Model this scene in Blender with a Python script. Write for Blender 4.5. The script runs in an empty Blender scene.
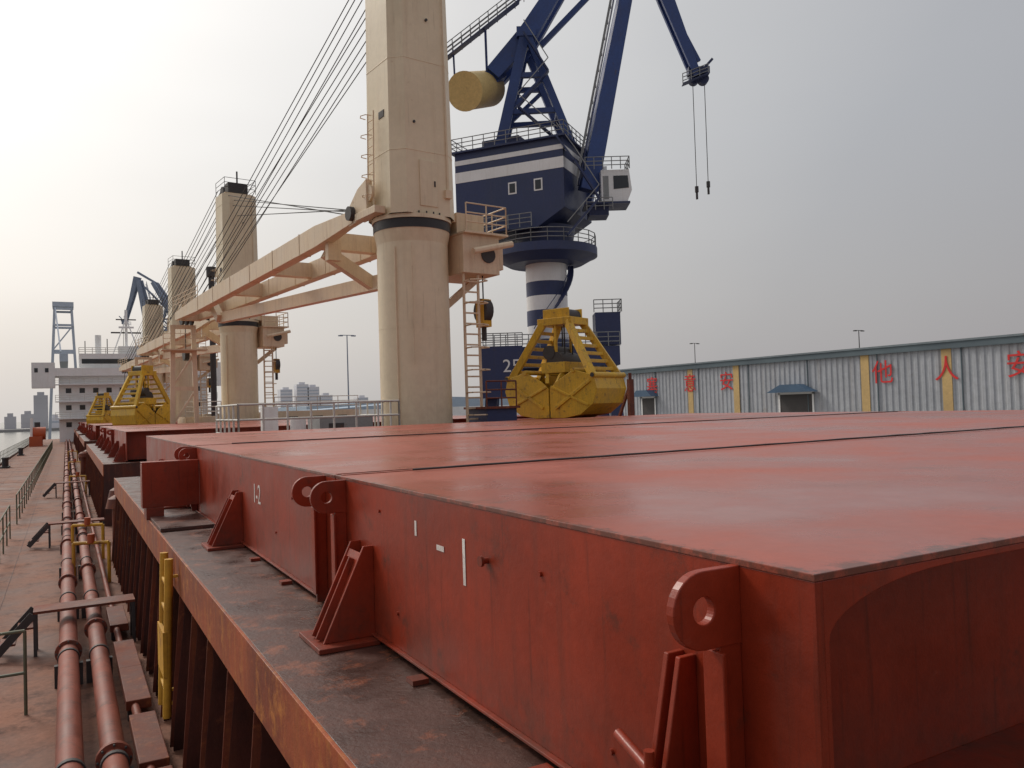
import bpy, math, random
import bmesh
from mathutils import Vector, Matrix
random.seed(7)
S=bpy.context.scene
COL=S.collection
rad=math.radians

# ---------------------------------------------------------------- materials
def wmat(name,c1,c2=None,rust=None,ramt=0.0,rough=.5,rvar=.15,bump=.15,sc=1.0,streak=0.0,metal=0.0,fine=12.0,fm=.12,spec=.5,wave=0.0,zg=None,scr=None,far=False,edges=None):
    m=bpy.data.materials.new(name); m.use_nodes=True
    nt=m.node_tree; N=nt.nodes; L=nt.links
    b=N['Principled BSDF']
    g=N.new('ShaderNodeNewGeometry')
    c2=c2 or tuple(x*.75 for x in c1)
    def noise(scale,detail,rgh,vec=None):
        n=N.new('ShaderNodeTexNoise'); n.inputs['Scale'].default_value=scale; n.inputs['Detail'].default_value=detail; n.inputs['Roughness'].default_value=rgh
        L.new(vec or g.outputs['Position'],n.inputs['Vector']); return n.outputs['Fac']
    def mrange(v,a,b_,c=0,d=1):
        r=N.new('ShaderNodeMapRange'); r.inputs['From Min'].default_value=a; r.inputs['From Max'].default_value=b_; r.inputs['To Min'].default_value=c; r.inputs['To Max'].default_value=d
        L.new(v,r.inputs['Value']); return r.outputs[0]
    def mix(f,a,col,mode='MIX'):
        x=N.new('ShaderNodeMixRGB'); x.blend_type=mode; L.new(f,x.inputs['Fac']); L.new(a,x.inputs['Color1']); x.inputs['Color2'].default_value=(*col,1); return x.outputs['Color']
    def math2(op,a,b_):
        x=N.new('ShaderNodeMath'); x.operation=op
        for i,v in enumerate((a,b_)):
            if isinstance(v,(int,float)): x.inputs[i].default_value=v
            else: L.new(v,x.inputs[i])
        return x.outputs[0]
    n1=noise(.7*sc,2 if far else 5,.62)
    r1=N.new('ShaderNodeValToRGB'); r1.color_ramp.elements[0].position=.36; r1.color_ramp.elements[1].position=.64
    r1.color_ramp.elements[0].color=(*c2,1); r1.color_ramp.elements[1].color=(*c1,1)
    L.new(n1,r1.inputs['Fac']); out=r1.outputs['Color']
    if far:
        L.new(out,b.inputs['Base Color']); b.inputs['Roughness'].default_value=.85; return m
    n2=noise(fine*sc,4,.7)
    if rust and ramt>0:
        n3=noise(2.2*sc,7,.75)
        out=mix(mrange(n3,.68-.28*ramt,.78-.2*ramt),out,rust)
    if streak>0:
        mp=N.new('ShaderNodeMapping'); mp.inputs['Scale'].default_value=(5*sc,5*sc,.35*sc)
        L.new(g.outputs['Position'],mp.inputs['Vector'])
        out=mix(mrange(noise(1,5,.6,mp.outputs[0]),.52,.75,0,streak),out,rust or (.1,.07,.05))
        mp=N.new('ShaderNodeMapping'); mp.inputs['Scale'].default_value=(16*sc,16*sc,.8*sc); mp.inputs['Location'].default_value=(3,7,1)
        L.new(g.outputs['Position'],mp.inputs['Vector'])
        out=mix(mrange(noise(1,3,.6,mp.outputs[0]),.6,.72,0,streak*.8),out,tuple(x*.5 for x in (rust or (.1,.07,.05))))
    if scr:
        mp=N.new('ShaderNodeMapping'); mp.inputs['Scale'].default_value=(1.5,1.5,6) ; mp.inputs['Rotation'].default_value=(.5,.3,0)
        L.new(g.outputs['Position'],mp.inputs['Vector'])
        out=mix(mrange(noise(2.0,7,.8,mp.outputs[0]),.63,.74,0,.35),out,scr)
    sx=None
    if zg or edges:
        sx=N.new('ShaderNodeSeparateXYZ'); L.new(g.outputs['Position'],sx.inputs[0])
    if zg:
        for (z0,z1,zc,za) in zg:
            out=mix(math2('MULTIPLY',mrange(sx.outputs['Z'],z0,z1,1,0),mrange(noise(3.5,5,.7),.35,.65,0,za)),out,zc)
    if edges:   # wear and rust along plate edges and seams
        ex,eys,ec=edges
        en=noise(9,5,.8)
        a=mrange(sx.outputs['X'],ex,ex+.10,1,0)
        for ey in eys:
            d=math2('ABSOLUTE',math2('SUBTRACT',sx.outputs['Y'],ey),0)
            a=math2('MAXIMUM',a,mrange(d,0,.16,1,0))
        out=mix(mrange(math2('ADD',math2('MULTIPLY',a,.34),en),.72,.86,0,.85),out,ec)
        a2=N.new('ShaderNodeMath')
    mm=N.new('ShaderNodeMixRGB'); mm.blend_type='MULTIPLY'; mm.inputs['Fac'].default_value=1
    L.new(out,mm.inputs['Color1']); L.new(mrange(n2,.3,.7,1-fm,1+fm),mm.inputs['Color2'])
    L.new(mm.outputs['Color'],b.inputs['Base Color'])
    L.new(mrange(n1,.3,.7,max(.05,rough-rvar),min(1,rough+rvar)),b.inputs['Roughness'])
    b.inputs['Metallic'].default_value=metal
    b.inputs['Specular IOR Level'].default_value=spec
    if bump>0:
        bp=N.new('ShaderNodeBump'); bp.inputs['Strength'].default_value=bump; bp.inputs['Distance'].default_value=.02
        L.new(n2,bp.inputs['Height'])
        if wave>0:
            b2=N.new('ShaderNodeBump'); b2.inputs['Strength'].default_value=1; b2.inputs['Distance'].default_value=wave
            L.new(noise(.9,1,.5),b2.inputs['Height']); L.new(b2.outputs[0],bp.inputs['Normal'])
        L.new(bp.outputs[0],b.inputs['Normal'])
    return m

M={}
M['top']=wmat('hatch_top_paint',(.41,.094,.056),(.31,.068,.042),(.20,.08,.06),.3,rough=.34,rvar=.16,bump=.05,sc=.8,wave=.04,fine=20,fm=.07,edges=(1.83,(1.59,6.2,14.2,23.2),(.12,.045,.03)))
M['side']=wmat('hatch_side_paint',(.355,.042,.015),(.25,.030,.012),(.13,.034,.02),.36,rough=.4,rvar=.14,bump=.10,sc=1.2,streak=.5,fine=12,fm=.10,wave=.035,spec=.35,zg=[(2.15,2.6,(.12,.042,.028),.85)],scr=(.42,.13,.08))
M['ledge']=wmat('ledge_worn_paint',(.11,.044,.032),(.055,.032,.026),(.25,.08,.04),.5,rough=.42,rvar=.3,bump=.3,sc=2,scr=(.22,.14,.11))
M['rust']=wmat('coaming_rusty_paint',(.36,.08,.022),(.17,.038,.018),(.48,.17,.035),.55,rough=.6,bump=.2,sc=1.5,streak=.65)
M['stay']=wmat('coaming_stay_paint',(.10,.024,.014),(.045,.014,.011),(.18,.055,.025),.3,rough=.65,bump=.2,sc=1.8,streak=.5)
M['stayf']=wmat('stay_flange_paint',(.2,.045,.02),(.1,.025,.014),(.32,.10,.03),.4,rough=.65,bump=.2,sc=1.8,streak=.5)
M['deck']=wmat('dusty_deck_paint',(.30,.145,.097),(.17,.078,.052),(.10,.045,.032),.62,rough=.7,rvar=.2,bump=.2,sc=.8,fine=14,fm=.18,spec=.25,scr=(.38,.24,.18))
M['pipe']=wmat('pipe_paint',(.30,.082,.05),(.19,.054,.035),(.13,.05,.035),.55,rough=.55,bump=.1,sc=2,spec=.35,scr=(.40,.25,.2))
M['cream']=wmat('cream_paint',(.80,.68,.48),(.73,.61,.42),(.46,.29,.15),.10,rough=.45,bump=.02,sc=.7,fine=6,fm=.04,streak=.24,zg=[(3,6,(.58,.43,.28),.4)])
M['creamd']=wmat('cream_jib_paint',(.78,.62,.43),(.68,.53,.36),(.38,.19,.09),.22,rough=.5,bump=.03,sc=1.0,fm=.05,streak=.33)
M['black']=wmat('black_grease',(.02,.02,.022),(.035,.03,.03),rough=.5,bump=.2)
M['dark']=wmat('dark_steel',(.06,.055,.055),(.04,.035,.035),(.12,.06,.04),.3,rough=.6)
M['wire']=wmat('wire_rope',(.05,.048,.05),(.04,.04,.04),far=True)
M['yellow']=wmat('grab_yellow_paint',(.76,.47,.03),(.6,.36,.03),(.22,.12,.04),.42,rough=.5,bump=.08,sc=1.5,streak=.45)
M['yellowd']=wmat('ladder_yellow_paint',(.72,.40,.03),(.48,.24,.03),(.2,.08,.03),.45,rough=.6)
M['tan']=wmat('counterweight_tan_paint',(.74,.54,.22),(.66,.47,.18),(.3,.18,.08),.2,rough=.6,bump=0,sc=.4)
M['navy']=wmat('navy_paint',(.032,.046,.125),(.025,.037,.1),(.07,.06,.07),.2,rough=.5,bump=.02,sc=.5,streak=.2)
M['blue']=wmat('blue_jib_paint',(.035,.075,.24),(.028,.058,.19),(.07,.06,.08),.2,rough=.5,bump=.02,sc=.5,streak=.2)
M['white']=wmat('white_paint',(.86,.86,.85),(.8,.8,.78),(.45,.34,.24),.1,rough=.5,bump=.02,streak=.15,fm=.04)
M['mark']=wmat('white_marking',(.85,.82,.78),(.72,.64,.6),(.3,.08,.05),.3,rough=.6,sc=4)
M['glass']=wmat('dark_glass',(.03,.035,.04),(.02,.025,.03),rough=.15,rvar=.05,bump=0)
M['grey']=wmat('grey_metal',(.3,.31,.31),(.24,.25,.25),(.2,.12,.08),.2,rough=.6,bump=.1)
M['railw']=wmat('rail_paint',(.70,.68,.62),(.56,.54,.49),(.3,.15,.08),.25,rough=.6,bump=0)
M['railg']=wmat('rail_dull_green',(.16,.17,.11),(.1,.11,.07),(.2,.1,.06),.4,rough=.6,bump=0)
M['wall']=wmat('corrugated_wall',(.44,.46,.49),(.37,.39,.42),(.28,.23,.19),.2,rough=.7,bump=0,sc=.12,streak=.35)
M['fascia']=wmat('roof_fascia',(.13,.17,.19),(.1,.13,.15),far=True,sc=.2)
M['roof']=wmat('roof_sheet',(.2,.24,.26),(.16,.19,.21),(.2,.13,.09),.2,rough=.7,bump=0,sc=.1)
M['wyel']=wmat('pilaster_yellow',(.62,.43,.18),(.5,.34,.15),rough=.7,bump=0,sc=.2)
M['redtx']=wmat('red_lettering',(.72,.04,.04),(.6,.04,.04),far=True)
M['awn']=wmat('blue_awning',(.06,.12,.2),(.05,.1,.17),rough=.5,bump=0)
M['conc']=wmat('quay_concrete',(.32,.3,.28),(.25,.24,.22),(.18,.16,.14),.4,rough=.9,bump=.2,sc=.15)
M['hull']=wmat('hull_paint',(.12,.03,.025),(.08,.02,.02),rough=.6)
M['haze1']=wmat('hazy_building_a',(.54,.54,.56),(.5,.5,.52),far=True,sc=.02)  # hazy materials: distance haze painted in as paler base colours
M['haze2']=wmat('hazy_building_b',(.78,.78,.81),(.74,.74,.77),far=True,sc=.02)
M['haze3']=wmat('hazy_steel',(.27,.31,.39),(.23,.27,.35),far=True)  # far steel lightened in its base colour to imitate haze
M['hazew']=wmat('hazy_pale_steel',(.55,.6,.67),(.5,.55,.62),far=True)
M['bshed']=wmat('distant_blue_shed',(.4,.49,.58),(.36,.44,.53),far=True)
M['orange']=wmat('orange_paint',(.5,.1,.03),(.4,.08,.03),rough=.5)
M['rock']=wmat('bank_soil',(.40,.39,.38),(.34,.33,.32),far=True,sc=.05)
w=bpy.data.materials.new('harbour_water'); w.use_nodes=True
nt=w.node_tree; b=nt.nodes['Principled BSDF']; b.inputs['Base Color'].default_value=(.12,.12,.1,1); b.inputs['Roughness'].default_value=.18
g=nt.nodes.new('ShaderNodeNewGeometry'); n=nt.nodes.new('ShaderNodeTexNoise'); n.inputs['Scale'].default_value=.8; n.inputs['Detail'].default_value=4
nt.links.new(g.outputs['Position'],n.inputs['Vector']); bp=nt.nodes.new('ShaderNodeBump'); bp.inputs['Strength'].default_value=.35; bp.inputs['Distance'].default_value=.2
nt.links.new(n.outputs['Fac'],bp.inputs['Height']); nt.links.new(bp.outputs[0],b.inputs['Normal'])
M['water']=w

# ---------------------------------------------------------------- mesh builder
class MB:
    def __init__(s,T=None): s.v=[];s.f=[];s.m=[];s.sm=[];s.mats=[];s.T=T or Matrix.Identity(4)
    def mi(s,k):
        if k not in s.mats: s.mats.append(k)
        return s.mats.index(k)
    def add(s,vs,fs,k,sm=False):
        o=len(s.v); s.v+= [s.T@Vector(p) for p in vs]; i=s.mi(k)
        for f in fs: s.f.append([o+a for a in f]); s.m.append(i); s.sm.append(sm)
    def box(s,c,d,k,rz=0):
        x,y,z=[a/2 for a in d]; R=Matrix.Rotation(rz,3,'Z'); c=Vector(c)
        vs=[c+R@Vector((i*x,j*y,l*z)) for i in(-1,1) for j in(-1,1) for l in(-1,1)]
        s.add(vs,[(0,1,3,2),(4,6,7,5),(0,4,5,1),(2,3,7,6),(0,2,6,4),(1,5,7,3)],k)
    def bx(s,x0,x1,y0,y1,z0,z1,k): s.box(((x0+x1)/2,(y0+y1)/2,(z0+z1)/2),(abs(x1-x0),abs(y1-y0),abs(z1-z0)),k)
    def frame(s,p0,p1):
        p0=Vector(p0);p1=Vector(p1);d=(p1-p0).normalized()
        up=Vector((0,0,1)) if abs(d.z)<.98 else Vector((0,1,0))
        a=d.cross(up).normalized(); b=a.cross(d).normalized(); return p0,p1,a,b
    def beam(s,p0,p1,w,h,k,w1=None,h1=None):
        p0,p1,a,b=s.frame(p0,p1); w1=w1 or w; h1=h1 or h
        vs=[p0+a*i*w/2+b*j*h/2 for i,j in((-1,-1),(1,-1),(1,1),(-1,1))]+[p1+a*i*w1/2+b*j*h1/2 for i,j in((-1,-1),(1,-1),(1,1),(-1,1))]
        s.add(vs,[(3,2,1,0),(4,5,6,7),(0,1,5,4),(1,2,6,5),(2,3,7,6),(3,0,4,7)],k)
    def tube(s,p0,p1,r,k,r1=None,n=12,caps=True,sm=True):
        p0,p1,a,b=s.frame(p0,p1); r1=r if r1 is None else r1
        vs=[];fs=[]
        for p,q in((p0,r),(p1,r1)):
            for i in range(n):
                t=2*math.pi*(i+.5)/n; vs.append(p+(a*math.cos(t)+b*math.sin(t))*q)
        for i in range(n): j=(i+1)%n; fs.append((i,j,n+j,n+i))
        s.add(vs,fs,k,sm)
        if caps:
            s.add(vs[:n],[list(range(n))[::-1]],k); s.add(vs[n:],[list(range(n))],k)
    def poly(s,pts,ext,k):
        n=len(pts);e=Vector(ext);P=[Vector(p) for p in pts]
        vs=P+[p+e for p in P]
        s.add(vs,[list(range(n))[::-1],list(range(n,2*n))]+[(i,(i+1)%n,n+(i+1)%n,n+i) for i in range(n)],k)
    def path(s,pts,r,k,n=6):
        for a,b in zip(pts,pts[1:]): s.tube(a,b,r,k,n=n,caps=False)
    def rail(s,pts,k,h=1.0,r=.02,step=1.5,lv=(.33,.66,1)):
        for a,b in zip(pts,pts[1:]):
            a=Vector(a);b=Vector(b);L=(b-a).length;m=max(1,round(L/step))
            for i in range(m+1):
                p=a.lerp(b,i/m); s.tube(p,p+Vector((0,0,h)),r,k,n=5,caps=False)
            for l in lv: s.tube(a+Vector((0,0,h*l)),b+Vector((0,0,h*l)),r,k,n=5,caps=False)
    def ladder(s,p0,p1,side,w,k,r=.025,step=.3):
        p0=Vector(p0);p1=Vector(p1);sd=Vector(side).normalized()*w/2
        s.tube(p0-sd,p1-sd,r,k,n=5);s.tube(p0+sd,p1+sd,r,k,n=5)
        m=int((p1-p0).length/step)
        for i in range(1,m): p=p0.lerp(p1,i/m); s.tube(p-sd,p+sd,r*.7,k,n=4,caps=False)
    def build(s,name,bevel=0,seg=2):
        me=bpy.data.meshes.new(name); me.from_pydata([tuple(v) for v in s.v],[],s.f)
        for k in s.mats: me.materials.append(M[k])
        me.polygons.foreach_set('material_index',s.m); me.polygons.foreach_set('use_smooth',s.sm); me.update()
        bm=bmesh.new(); bm.from_mesh(me); bmesh.ops.recalc_face_normals(bm,faces=bm.faces); bm.to_mesh(me); bm.free()
        o=bpy.data.objects.new(name,me); COL.objects.link(o)
        if bevel>0:
            md=o.modifiers.new('bevel','BEVEL'); md.width=bevel; md.segments=seg; md.limit_method='ANGLE'; md.angle_limit=rad(40)
        return o
def text(body,loc,rot,size,k,name,parent=None,ext=.01):
    c=bpy.data.curves.new(name,'FONT'); c.body=body; c.size=size; c.extrude=ext; c.align_x='CENTER'; c.align_y='CENTER'
    c.materials.append(M[k]); o=bpy.data.objects.new(name,c); COL.objects.link(o); o.location=loc; o.rotation_euler=rot
    if parent: o.parent=parent
    return o

CZ=3.7; HT=3.2; LG=2.12; HX0=1.83; HX1=20.2; CX=11.0
# ---------------------------------------------------------------- setting
mb=MB(); mb.add([(-6000,-3000,-9),(6000,-3000,-9),(6000,9000,-9),(-6000,9000,-9)],[(0,1,2,3)],'water'); mb.build('water')
mb=MB(); mb.bx(28.6,4000,-400,5000,-10,-1.6,'conc'); mb.bx(12,28.59,255,5000,-10,-1.6,'conc')
mb.bx(28.6,29.0,-400,250,-1.6,-1.4,'conc'); mb.build('quay_ground')
mb=MB(); 
mb.poly([(-5,-14,-9.5),(27,-14,-9.5),(27,178,-9.5),(-5,178,-9.5)],(0,0,9.5),'hull')
mb.add([(-4.99,-13.9,.004),(26.99,-13.9,.004),(26.99,177.9,.004),(-4.99,177.9,.004)],[(0,1,2,3)],'deck')
mb.bx(-5,-4.9,-14,178,.004,.16,'stay')
for y in range(-9,150,6): mb.bx(-4.88,-1.9,y,y+.012,.005,.012,'stay')
for x in(-3.4,-1.2): mb.bx(x,x+.01,-9,150,.005,.010,'stay')
mb.build('ship_hull_deck')

# ---------------------------------------------------------------- hatches
def bracket(mb,y,k='side',z0=LG,h=.6,hw=.14,d=.36):
    x0=HX0-d
    mb.bx(x0-.06,HX0-.002,y-hw-.12,y+hw+.12,z0+.002,z0+.035,k)
    for s in(-hw,hw):
        mb.poly([(x0,y+s-.012,z0+.036),(HX0,y+s-.012,z0+.036),(HX0,y+s-.012,z0+h+.05),(HX0-.07,y+s-.012,z0+h+.05)],(0,.024,0),k)
    if hw>.05:
        mb.beam((x0+.04,y,z0+.04),(HX0-.075,y,z0+h),2*hw-.03,.018,k)
        for s in(-.05,.05): mb.beam((x0+.0,y+s,z0+.04),(HX0-.115,y+s,z0+h-.04),.018,.06,k)
def ear(mb,y,k='side',t=.035,zc=3.06,xc=1.68,r=.12,hr=.042):
    n=28;o=[];h=[]
    for i in range(n):
        a=2*math.pi*i/n; h.append((xc+hr*math.cos(a),zc+hr*math.sin(a)))
        ca,sa=math.cos(a),math.sin(a)
        x=xc+r*ca if ca<0 else xc+(HX0-xc)*min(1,ca*2.2)
        o.append((x,zc+r*sa*(1 if ca<0.01 else (1/max(abs(sa),.001) if abs(sa)>.35 else abs(sa)/.35/max(abs(sa),.001)))))
    vs=[];fs=[]
    for yy in(y-t/2,y+t/2):
        vs+=[(a,yy,b) for a,b in o]+[(a,yy,b) for a,b in h]
    for i in range(n):
        j=(i+1)%n
        fs+=[(i,j,n+j,n+i),(2*n+i,3*n+i,3*n+j,2*n+j),(i,2*n+i,2*n+j,j),(n+i,n+j,3*n+j,3*n+i)]
    mb.add(vs,fs,k)
    mb.bx(1.74,HX0-.001,y-t/2+.004,y+t/2-.004,LG+.05,zc-r+.004,k)
    mb.bx(1.722,1.738,y-.045,y+.045,LG+.12,zc-r-.01,k)

def hatch(y0,y1,seams,near=False):
    mb=MB()
    ys=[y0]+seams+[y1]
    for i,(a,b) in enumerate(zip(ys,ys[1:])):
        g0=.010 if i>0 else 0; g1=.010 if i<len(ys)-2 else 0
        a+=g0;b-=g1
        mb.bx(HX0-.004,HX1,a,b,HT-.022,HT,'top')
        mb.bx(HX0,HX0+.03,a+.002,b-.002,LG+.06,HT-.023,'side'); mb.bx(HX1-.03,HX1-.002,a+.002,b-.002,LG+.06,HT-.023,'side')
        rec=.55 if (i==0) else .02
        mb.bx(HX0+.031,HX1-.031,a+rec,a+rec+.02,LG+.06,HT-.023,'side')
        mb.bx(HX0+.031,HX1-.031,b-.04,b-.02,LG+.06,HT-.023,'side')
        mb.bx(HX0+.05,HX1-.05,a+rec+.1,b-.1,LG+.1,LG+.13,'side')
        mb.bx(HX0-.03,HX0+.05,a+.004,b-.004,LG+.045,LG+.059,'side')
        for q in ([a+.06] if i>0 else [])+([b-.06] if i<len(ys)-2 else []):
            mb.bx(HX0+.03,HX1-.03,q-.03,q+.03,HT+.001,HT+.006,'top')
    if near:
        for X in (HX0+3.2,HX0+6.4,HX0+9.6,HX0+12.8,HX0+16):
            mb.bx(X,X+.016,y0+.03,y0+.549,LG+.06,HT-.024,'side')
        pts=[(HX0+.031,y0+.004,HT-.0235),(HX0+.031,y0+.004,LG+.08),(HX0+.05,y0+.004,LG+.08),(HX0+.05,y0+.004,HT-.20)]
        for i in range(10):
            a=math.pi/2*i/9; pts.append((HX0+.62-.57*math.cos(a),y0+.004,HT-.20+.155*math.sin(a)))
        pts.append((HX1-.05,y0+.004,HT-.045)); pts.append((HX1-.05,y0+.004,HT-.0235))
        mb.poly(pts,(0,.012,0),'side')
        mb.bx(HX0+.031,HX1-.031,y0+.02,y0+.549,LG+.06,LG+.075,'side')
    mb.build('hatch_cover',bevel=.006 if near else 0)
    mb=MB(); c0=y0-.5; c1=y1+.5
    mb.bx(1.1,2.4,c0,c1,LG-.025,LG,'ledge')
    mb.bx(HX1-.4,HX1+.7,c0,c1,LG-.025,LG,'ledge')
    mb.bx(1.075,1.099,c0,c1,1.70,LG+.004,'rust')
    mb.bx(1.78,1.81,c0+.02,c1-.02,0.005,LG-.026,'stay')
    mb.bx(HX1+.2,HX1+.23,c0+.02,c1-.02,0.005,LG-.026,'stay')
    for yy in(c0,c1-.03): mb.bx(1.1,HX1+.2,yy,yy+.03,.005,LG-.03,'stay')
    mb.bx(1.5,1.779,c0+.02,c1-.02,1.0,1.015,'stay')
    y=c0+.5
    while y<c1:
        mb.poly([(1.1,y,LG-.026),(1.778,y,LG-.026),(1.778,y,.006),(.98,y,.006),(1.0,y,.35),(1.12,y,1.5)],(0,.016,0),'stay')
        mb.beam((1.115,y+.008,1.69),(.985,y+.008,.05),.08,.014,'stayf')
        y+=1.02
    mb.build('hatch_coaming',bevel=.004 if near else 0)
    mb=MB()
    if near:
        bracket(mb,2.14,h=.68,hw=.03,d=.22)
        for y in(5.5,10.2,15.2,19.0): bracket(mb,y)
        ear(mb,1.9); ear(mb,5.95); ear(mb,6.5); ear(mb,13.9);ear(mb,14.5)
        mb.bx(1.0,1.82,13.6,13.63,2.3,3.0,'side'); mb.bx(1.0,1.82,13.63,13.9,2.98,3.0,'side'); mb.bx(1.0,1.03,13.63,13.9,2.3,2.97,'side'); mb.bx(1.05,1.3,13.55,14.0,LG+.002,2.3,'side')
        mb.bx(1.1,1.82,12.0,13.55,LG+.002,LG+.05,'ledge')
        mb.tube((1.83,3.62,2.93),(1.79,3.62,2.93),.016,'side',n=10); mb.tube((1.80,3.62,2.93),(1.785,3.62,2.93),.028,'side',n=10)
        mb.tube((1.60,1.98,2.50),(1.66,2.32,2.55),.02,'side',n=10); mb.tube((1.62,2.1,2.3),(1.62,2.1,2.58),.018,'side',n=10); mb.tube((1.60,1.98,2.5),(1.597,1.96,2.497),.034,'dark',n=10); mb.beam((1.62,2.1,2.36),(1.62,2.1,2.13),.06,.06,'side')
    else:
        for y in [y0+.6+i*4.1 for i in range(int((y1-y0)/4.1))]: bracket(mb,y)
        for y in seams: ear(mb,y-.25);ear(mb,y+.25)
    mb.build('hatch_side_bracket',bevel=.004 if near else 0)
hatch(1.59,23.2,[6.2,14.2],True)
hatch(31.5,56.5,[40,48]); hatch(65,88,[73,80]); hatch(96,120,[104,112]); hatch(129,147,[138])
mb=MB()
for (y,z,hy,hz) in((4.56,2.98,.028,.09),(4.2,2.91,.10,.03),(3.89,2.88,.03,.245)):
    mb.bx(HX0-.0035,HX0-.0015,y-hy/2,y+hy/2,z-hz/2,z+hz/2,'mark')
mk=mb.build('paint_mark')
text('1-2',(HX0-.003,9.2,2.80),(rad(90),0,rad(-90)),.30,'mark','hatch_number',mk,.0015)
for ys in(6.12,14.1):
    mb=MB(); pts=[]; x=2.4
    while x<19.8:
        pts.append((x,ys+random.uniform(-.03,.03)-.1,HT+.016)); x+=.3
    mb.path(pts,.009,'dark',5); mb.build('rope')
mb=MB()
for (y,z) in((2.6,2.35),(3.1,2.95),(4.9,2.4),(5.2,3.02),(7.6,2.9),(8.3,2.5)):
    mb.tube((HX0,y,z),(HX0-.012,y,z),.012,'side',n=8)
for y in(3.0,4.4,7.6,9.0,11.6): mb.bx(1.70,HX0-.031,y-.05,y+.05,LG+.002,LG+.03,'side')
mb.build('hatch_fitting')

# ---------------------------------------------------------------- deck pipes
for X,r in((-.02,.125),(.36,.115)):
    mb=MB(); z=.38
    mb.tube((X,-12,z),(X,148,z),r,'pipe',n=20)
    y=2.1 if X<.1 else 3.3
    while y<140:
        mb.tube((X,y-.03,z),(X,y-.003,z),r+.05,'pipe',n=20); mb.tube((X,y+.003,z),(X,y+.03,z),r+.05,'pipe',n=20)
        for i in range(8):
            a=math.pi*i/4; mb.tube((X+(r+.03)*math.cos(a),y-.06,z+(r+.03)*math.sin(a)),(X+(r+.03)*math.cos(a),y+.06,z+(r+.03)*math.sin(a)),.012,'dark',n=6)
        y+=5.6
    y=4.5
    while y<140:
        mb.bx(X-r-.05,X+r+.05,y,y+.1,.005,z-r*.6,'dark'); mb.tube((X,y+.02,z),(X,y+.08,z),r+.015,'dark',n=20); y+=4.2
    mb.build('deck_pipe')
mb=MB()
mb.tube((.68,-8,.2),(.68,60,.2),.05,'pipe',n=10)
for i,y in enumerate([3.6,5.4,7.2,8.9,10.9,12.4,15]):
    mb.bx(.58,.86,y,y+1.5,.16,.28,'stayf'); mb.bx(.6,.66,y+.1,y+.2,.005,.16,'dark'); mb.bx(.6,.66,y+.8,y+.9,.005,.16,'dark')
mb.build('cable_trunk',bevel=.01)
for y in(14.8,27,44):
    mb=MB()
    mb.bx(-.5,.95,y,y+.5,.66,.70,'stayf')
    for X in(-.5,.9): mb.bx(X,X+.05,y,y+.05,.005,.66,'dark'); mb.bx(X,X+.05,y+.45,y+.5,.005,.66,'dark')
    for X in(-.72,-.96): mb.bx(X,X+.22,y,y+.5,(.44 if X>-.8 else .22),(.47 if X>-.8 else .25),'stayf')
    mb.beam((-.5,y,.66),(-1.0,y,.1),.03,.12,'dark'); mb.beam((-.5,y+.5,.66),(-1.0,y+.5,.1),.03,.12,'dark')
    mb.build('pipe_crossover_step')
mb=MB(); mb.ladder((.93,10.1,.35),(.98,10.1,2.1),(0,1,0),.5,'yellowd',r=.05,step=.26)
for z in(.5,1.9): mb.beam((.95,9.86,z),(1.09,9.86,z),.03,.03,'yellowd'); mb.beam((.95,10.34,z),(1.09,10.34,z),.03,.03,'yellowd')
mb.bx(.9,.94,9.8,10.4,.8,1.3,'yellowd'); mb.build('access_ladder')
mb=MB()
mb.rail([(-1.55,12,0),(-1.6,30,0)],'railg',h=1.05,r=.022,step=1.6,lv=(.5,1)); mb.rail([(-1.55,12,0),(-.5,12,0)],'railg',h=1.05,r=.022,step=1,lv=(.5,1))
mb.rail([(-1.6,34,0),(-1.6,120,0)],'railg',h=1.05,r=.025,step=2,lv=(.5,1))
mb.build('walkway_handrail')
for y,x in((9.2,-1.9),(7.6,-1.75)):
    mb=MB(); mb.tube((x,y,.9),(x-.3,y-.1,0),.025,'railg',n=6); mb.tube((x,y,.9),(x+.3,y-.1,0),.025,'railg',n=6); mb.tube((x,y,.9),(x,y+.35,0),.025,'railg',n=6); mb.bx(x-.1,x+.1,y-.1,y+.1,.88,.96,'railg'); mb.build('tripod_stand')
mb=MB(); mb.rail([(-4.85,26,.16),(-4.85,150,.16)],'railg',h=1.0,r=.02,step=1.8); 
mb.build('ship_side_rail')
for y in(17,26,40,58,75,100):
    mb=MB(); mb.bx(-4.6,-4.0,y,y+2.0,.005,.12,'dark')
    for q in(.45,1.55): mb.tube((-4.3,y+q,.12),(-4.3,y+q,.75),.2,'dark',n=16); mb.tube((-4.3,y+q,.75),(-4.3,y+q,.82),.25,'dark',n=16)
    mb.build('mooring_bollard')
random.seed(3)
for y in(24.6,27.5,29.6,58.5,62,64,90,93,122,126):
    mb=MB(); x=random.uniform(.9,2.2)
    mb.tube((x,y,0),(x,y,1.1+.4*random.random()),.16,'stayf',n=14); h=1.5; mb.tube((x,y,h-.25),(x,y,h),.32,'stayf',r1=.26,n=16); mb.tube((x,y,h),(x,y,h+.1),.26,'stayf',r1=.1,n=16)
    mb.build('mushroom_vent')
for y in(20.5,24,45,60,80):
    mb=MB(); mb.tube((.8,y,0),(.8,y,.9),.04,'yellowd',n=8); mb.tube((.8,y,.9),(.1,y+.3,.9),.04,'yellowd',n=8); mb.tube((.1,y+.3,.9),(.1,y+.3,0),.04,'yellowd',n=8); mb.tube((.45,y+.15,.9),(.45,y+.15,1.1),.08,'orange',n=10)
    mb.build('yellow_pipe_hoop')

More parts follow.
